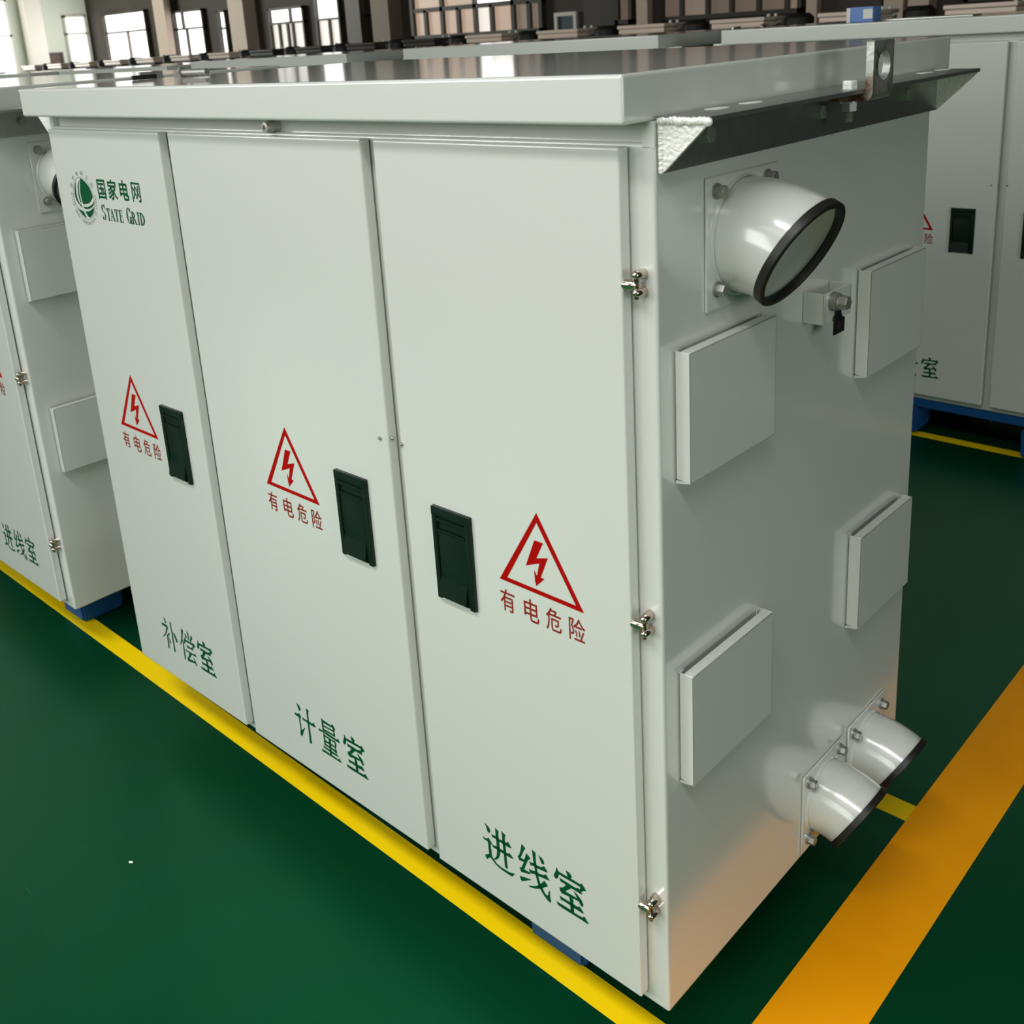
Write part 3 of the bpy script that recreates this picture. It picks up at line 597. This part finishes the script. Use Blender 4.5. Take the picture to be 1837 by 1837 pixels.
        lathe(bm, (X(.0420), .3590, 1.1840), (0, 0, -1), [(0, .0098), (.0100, .0098)], 6)
        prof = []
        for k in range(8): prof += [(.0100 + k * .0018, .0056), (.0109 + k * .0018, .0049)]
        lathe(bm, (X(.0420), .3590, 1.1840), (0, 0, -1), prof, 14)
        finish('nut', bm, M['bolt'], lug, smooth=30)
    # ---- bent cable pipes
    def pipe(yc, zc, rad, bend, L, py0, py1, pz0, pz1, bolts):
        bm = BM(); n = 30; rings = []; rings_i = []; steps = 12
        path = [(0.0, 0.0, 0.0), (L, 0.0, 0.0)]
        for k in range(1, steps + 1):
            a = R(30) * k / steps; path.append((L + bend * math.sin(a), -bend * (1 - math.cos(a)), a))
        for rr_, store in ((rad, rings), (rad - .003, rings_i)):
            for (px, pz, a) in path:
                store.append([bm.verts.new((.003 + px + rr_ * math.sin(q) * math.sin(a), yc + rr_ * math.cos(q), zc + pz + rr_ * math.sin(q) * math.cos(a))) for q in [2 * PI * k / n for k in range(n)]])
        for store in (rings, rings_i):
            for a_, c_ in zip(store, store[1:]):
                for k in range(n): bm.faces.new((a_[k], a_[(k + 1) % n], c_[(k + 1) % n], c_[k]))
        for k in range(n): bm.faces.new((rings[-1][k], rings[-1][(k + 1) % n], rings_i[-1][(k + 1) % n], rings_i[-1][k]))
        bm.faces.new(rings_i[0])
        p = finish('cable_pipe', bm, M['paint'], t, smooth=50)
        # weld fillet between pipe and flange
        bm = BM(); box(bm, .0006, .0040, py0, py1, pz0, pz1, .0008, 1)
        lathe(bm, (.0035, yc, zc), (1, 0, 0), [(0, rad + .0035), (.004, rad + .0005)], 30, False, False)
        finish('flange_plate', bm, M['paint'], p)
        ex, ez, a = path[-1]; c0 = Vector((.003 + ex, yc, zc + ez)); ax = Vector((math.cos(a), 0, -math.sin(a)))
        bm = BM()
        prof = [(-.0085, rad - .0005), (-.0085, rad + .0022), (.0010, rad + .0026), (.0022, rad + .0014), (.0022, rad - .0048), (.0010, rad - .0056), (-.0075, rad - .0052), (-.0075, rad - .0030)]
        ax_, s_, t_ = frame_of(ax); rings = []
        gapk = 5                                                                 # the edging strip is open by a sliver at its lower side
        N = 72
        ang = [2 * PI * k / N for k in range(N)]
        for q in ang: rings.append([bm.verts.new(c0 + ax_ * h + (s_ * math.cos(q) + t_ * math.sin(q)) * rr_) for (h, rr_) in prof])
        j0 = int(.50 * N)
        for k in range(N):
            A_, B_ = rings[(j0 + k) % N], rings[(j0 + k + 1) % N]
            for i in range(len(prof)):
                i2 = (i + 1) % len(prof)
                bm.faces.new((A_[i], A_[i2], B_[i2], B_[i]))
        finish('rubber_edging', bm, M['rubber'], p, smooth=40)
        for (by, bz) in bolts:
            bm = BM(); hexbolt(bm, (.0040, by, bz), (1, 0, 0), .0078, .0088); finish('bolt', bm, M['bolt'], p, smooth=30)
    pipe(.173, 1.047, .0695, .130, .012, .0940, .2522, .9690, 1.1240, [(.1135, 1.1075), (.2265, 1.1085), (.1140, .9930), (.2265, .9930)])
    pipe(.434, .083, .0595, .105, .011, .3650, .5035, .0105, .1545, [(.3835, .1362), (.4848, .1390), (.3838, .0300), (.4848, .0300)])
    pipe(.589, .083, .0595, .105, .011, .5182, .6590, .0105, .1575, [(.5370, .1370), (.6411, .1387), (.5370, .0300), (.6411, .0300)])
    # ---- folded vent hoods
    for (y0, y1, z0, z1) in ((.0302, .2225, .7810, .9390), (.4905, .6795, .7815, .9395), (.4945, .6820, .3630, .5205), (.0312, .2265, .3625, .5210)):
        bm = BM(); X1 = .0220; th = .0016
        box(bm, X1 - th, X1, y0, y1, z0, z1, .0006, 1)                                    # face
        box(bm, .0008, X1, y0, y0 + th, z0, z1, .0006, 1); box(bm, .0008, X1, y1 - th, y1, z0, z1, .0006, 1)   # cheeks
        box(bm, .0075, X1, y0 + th, y1 - th, z1 - th, z1, .0006, 1)                       # short top lip, slot left open behind it
        box(bm, .0008, .0024, y0, y0 + .009, z0, z1); box(bm, .0008, .0024, y1 - .009, y1, z0, z1)
        # sloping bottom chin
        vs = [bm.verts.new(q) for q in ((X1, y0, z0), (X1, y1, z0), (.0010, y1, z0 - .0045), (.0010, y0, z0 - .0045), (.0010, y0, z0 + .002), (.0010, y1, z0 + .002))]
        bm.faces.new((vs[0], vs[1], vs[2], vs[3])); bm.faces.new((vs[0], vs[3], vs[4])); bm.faces.new((vs[1], vs[5], vs[2]))
        finish('vent_hood', bm, M['paint'], t)
    # ---- earthing bracket with bolt and tag
    bm = BM(); th = .003
    box(bm, .0005, .031, .3310, .3310 + th, .900, .942, .001); box(bm, .0005, .031, .4085 - th, .4085, .900, .942, .001); box(bm, .031 - th, .031, .3310, .4085, .900, .942, .0012)
    gb = finish('earthing_bracket', bm, M['paint'], t)
    bm = BM(); by, bz = .3530, .9285
    lathe(bm, (.031, by, bz), (1, 0, 0), [(0, .0132), (.0026, .0132), (.0026, .0124), (.0052, .0126), (.0052, .0118), (.0086, .0120)], 22)
    lathe(bm, (.0396, by, bz), (1, 0, 0), [(0, .0102), (.0030, .0106), (.0036, .0096)], 22)
    lathe(bm, (.0432, by, bz), (1, 0, 0), [(0, .0098), (.0095, .0098), (.0110, .0086)], 6)
    finish('bolt', bm, M['bolt'], gb, smooth=30)
    bm = BM(); plate(bm, [[(.3535, .8815), (.3835, .8815), (.3840, .9010), (.3765, .9030), (.3735, .9085), (.3725, .9180), (.3600, .9180), (.3600, .9090), (.3535, .9030)]], lambda u, v: Vector((.0330, u, v)), (.0016, 0, 0))
    tg = finish('earth_tag', bm, M['tag'], gb, smooth=0)
    tg['label'] = 'black tag with an earth symbol'
    bm = BM()
    for (u0, u1, v0, v1) in ((.3672, .3688, .8935, .8985), (.3620, .3740, .8918, .8930), (.3640, .3720, .8893, .8903), (.3658, .3702, .8868, .8878)):
        box(bm, .0346, .0348, u0, u1, v0, v1)
    # the symbol belongs to the tag's face
    me2 = bpy.data.meshes.new('earth_symbol'); bm.to_mesh(me2); bm.free()
    bmx = BM(); bmx.from_mesh(tg.data); nf = len(bmx.faces); bmx.from_mesh(me2)
    bmx.faces.ensure_lookup_table()
    for k in range(nf, len(bmx.faces)): bmx.faces[k].material_index = 1
    bmx.to_mesh(tg.data); bmx.free(); tg.data.materials.append(M['tag_mark']); bpy.data.meshes.remove(me2)
    return t

main = build_cabinet('large white three-door cabinet in the foreground, its pipes and vent hoods facing right')
def place(dx, dy, dz, label):
    c = copy_tree(main); c.location = (dx, dy, FZ + dz); c['label'] = label
    return c
GR = 'white distribution cabinets standing in rows'
main['group'] = GR
place(-1.7390, -.0110, 0, 'white cabinet cut off by the left edge, beside the foreground cabinet')
place(-.0290, 2.518, .006, 'white cabinet at the right edge, standing on the pallet with open legs')
place(-1.716, 2.518, .002, 'white cabinet in the row behind, its roof showing left of the right-edge cabinet')
place(-3.552, 2.518, -.006, 'white cabinet in the row behind, its roof seen over the front roof middle')
place(-5.246, 2.518, -.022, 'white cabinet in the row behind, seen over the left third of the front roof')
place(-7.146, 2.518, -.026, 'white cabinet in the row behind at the far left end, only a roof strip showing')

# ------------------------------------------------------------------ pallets
def build_pallet(label):
    t = empty('plastic_pallet', (0, 0, 0), label, 'pallet')
    bm = BM(); box(bm, -1.2100, -.2070, .1000, .6960, FZ - .034, FZ - .0005, .004)
    for k in range(9): box(bm, -1.19 + k * .108, -1.185 + k * .108, .106, .690, FZ - .040, FZ - .030)
    finish('deck', bm, M['blue'], t)
    for x, ys in ((-1.2100, .112), (-.7900, .094), (-.3270, .066)):
        for y in (ys, .3300, .5760):
            bm = BM(); g = bmesh.ops.create_cube(bm, size=1.0)
            for v in g['verts']:
                s = .94 if v.co.z < 0 else 1.0
                v.co = Vector((x + .060 + v.co.x * .12 * s, y + .060 + v.co.y * .12 * s, .0002 + (v.co.z + .5) * (FZ - .036)))
            bmesh.ops.bevel(bm, geom=bm.edges[:], offset=.006, segments=2, affect='EDGES')
            finish('foot', bm, M['blue'], t)
    return t
pal = build_pallet('blue plastic pallet under the foreground cabinet, one foot touching the yellow line')
def pplace(dx, dy, dz, label):
    c = copy_tree(pal); c.location = (dx, dy, dz); c['label'] = label; return c
PG = 'blue pallets under the cabinets'
pal['group'] = PG
pplace(-1.682, -.005, 0, 'blue pallet in shadow under the cabinet at the left edge')
pplace(-.0290, 2.425, .006, 'blue pallet with open legs under the right-edge cabinet behind')
pplace(-1.716, 2.425, .002, 'blue pallet under the cabinet left of the right-edge one, hidden behind the foreground cabinet')
pplace(-3.552, 2.425, -.006, 'blue pallet under the middle left cabinet of the row behind')
pplace(-5.246, 2.425, -.022, 'blue pallet under the left third cabinet of the row behind')
pplace(-7.146, 2.425, -.026, 'blue pallet under the far left cabinet of the row behind')

# ------------------------------------------------------------------ far row of narrow boxes with double-edged lids
def build_narrow(label, lidm):
    t = empty('narrow_cabinet', (0, 0, 0), label, 'cabinet')
    bm = BM(); box(bm, .03, .40, .03, .26, 0, 1.350, .004); finish('body', bm, M['boxbody'], t)
    bm = BM(); box(bm, -.005, .435, -.005, .285, 1.388, 1.416, .008, 3); box(bm, .004, .426, .004, .276, 1.350, 1.386, .008, 3)
    finish('lid', bm, M[lidm], t)
    for s, x in ((1, .46), ):
        bm = BM(); plate(bm, [[(.426, 1.380), (.492, 1.392), (.426, 1.350)]], lambda u, v: Vector((u, .15, v)), (0, .006, 0)); finish('side_bracket', bm, M['zinc'], t, smooth=0)
    for (x, y) in ((.36, .19), (.39, .24)):
        bm = BM(); lathe(bm, (x, y, 1.4155), (0, 0, 1), [(0, .012), (.014, .012), (.02, .006)], 12); finish('cap', bm, M['carton_white'], t)
    return t
nA = nB = None
for k in range(18):
    x = -1.21 - .838 * k
    dark = k in (7, 8, 9, 10)
    src = nB if dark else nA
    if src is None:
        src = build_narrow('narrow cabinet with a dark lid in the far row under the windows' if dark else 'narrow cabinet with a pale double-edged lid in the far row', 'darklid' if dark else 'cream')
        src['group'] = 'dark-lidded narrow cabinets' if dark else 'pale-lidded narrow cabinets'
        if dark: nB = src
        else: nA = src
        o = src
    else:
        o = copy_tree(src)
    o.location = (x, 6.0, -.002 * max(0, k - 6) * 1.5)
# dark stands in the gaps of that row
ds = empty('dark_stand', (-1.21 - .20, 6.12, 0), 'black stand in a gap between the lidded narrow cabinets of the far row', 'stand', 'black stands in the far row')
bm = BM(); box(bm, -.07, .07, -.07, .07, 0, 1.34, .004); finish('post', bm, M['boxbody'], ds)
bm = BM(); lathe(bm, (0, 0, 1.34), (0, 0, 1), [(0, .10), (.055, .10), (.085, .07)], 16); finish('cap', bm, M['gap'], ds)
for k in range(1, 17):
    o = copy_tree(ds); o.location = (-1.21 - .20 - .838 * k, 6.12, -.003 * max(0, k - 6))
# ------------------------------------------------------------------ loose things
t = empty('carton', (-.985, 2.60, 1.2534 + FZ + .0005), 'small blue carton with white ends on the right-edge cabinet roof', 'carton')
bm = BM(); box(bm, -.034, .046, -.03, .03, 0, .048, .002); finish('box', bm, M['carton_blue'], t)
bm = BM(); box(bm, -.046, -.033, -.031, .031, 0, .047, .002); finish('flap', bm, M['carton_white'], t)
bm = BM(); box(bm, .012, .044, -.0308, -.0300, .010, .040); finish('label', bm, M['carton_white'], t)
bm = BM(); box(bm, -.14, .14, -.04, .04, 0, .004, .0008)
o = finish('flat_bar', bm, M['zinc'], None); o.location = (-.78, 2.66, 1.2534 + FZ + .0004); o.rotation_euler = (0, 0, .02)
tag(o, 'flat steel bar lying on the roof right of the blue carton', 'steel bar')
bm = BM(); lathe(bm, (-.012, 0, .0095), (1, 0, 0), [(0, .0108), (.008, .0108)], 6); cyl(bm, (-.004, 0, .0095), (.075, 0, .0095), .0062, 14)
o = finish('hex_bolt', bm, M['bolt'], None, smooth=30); o.location = (-1.300, .236, 1.2474 + FZ + .0003); o.rotation_euler = (0, 0, .08)
tag(o, 'loose hex bolt lying on the left part of the front cabinet roof', 'bolt')
bm = BM(); cyl(bm, (-.026, 0, .0045), (.026, 0, .0045), .0045, 12)
o = finish('steel_rod', bm, M['gap'], None); o.location = (-1.385, .195, 1.2474 + FZ + .0003); o.rotation_euler = (0, 0, 1.55)
tag(o, 'short dark steel rod lying near the left end of the front cabinet roof', 'rod')
bm = BM(); g = bmesh.ops.create_icosphere(bm, subdivisions=1, radius=.0042)
for v in bm.verts: v.co = Vector((v.co.x * 1.3, v.co.y * .7, max(0, v.co.z * .6) + .0001))
o = finish('paint_chip', bm, M['carton_white'], None, smooth=0); o.location = (-.998, -.2843, .0); o.rotation_euler = (0, 0, .5)
tag(o, 'tiny white chip lying on the green floor at lower left', 'debris')
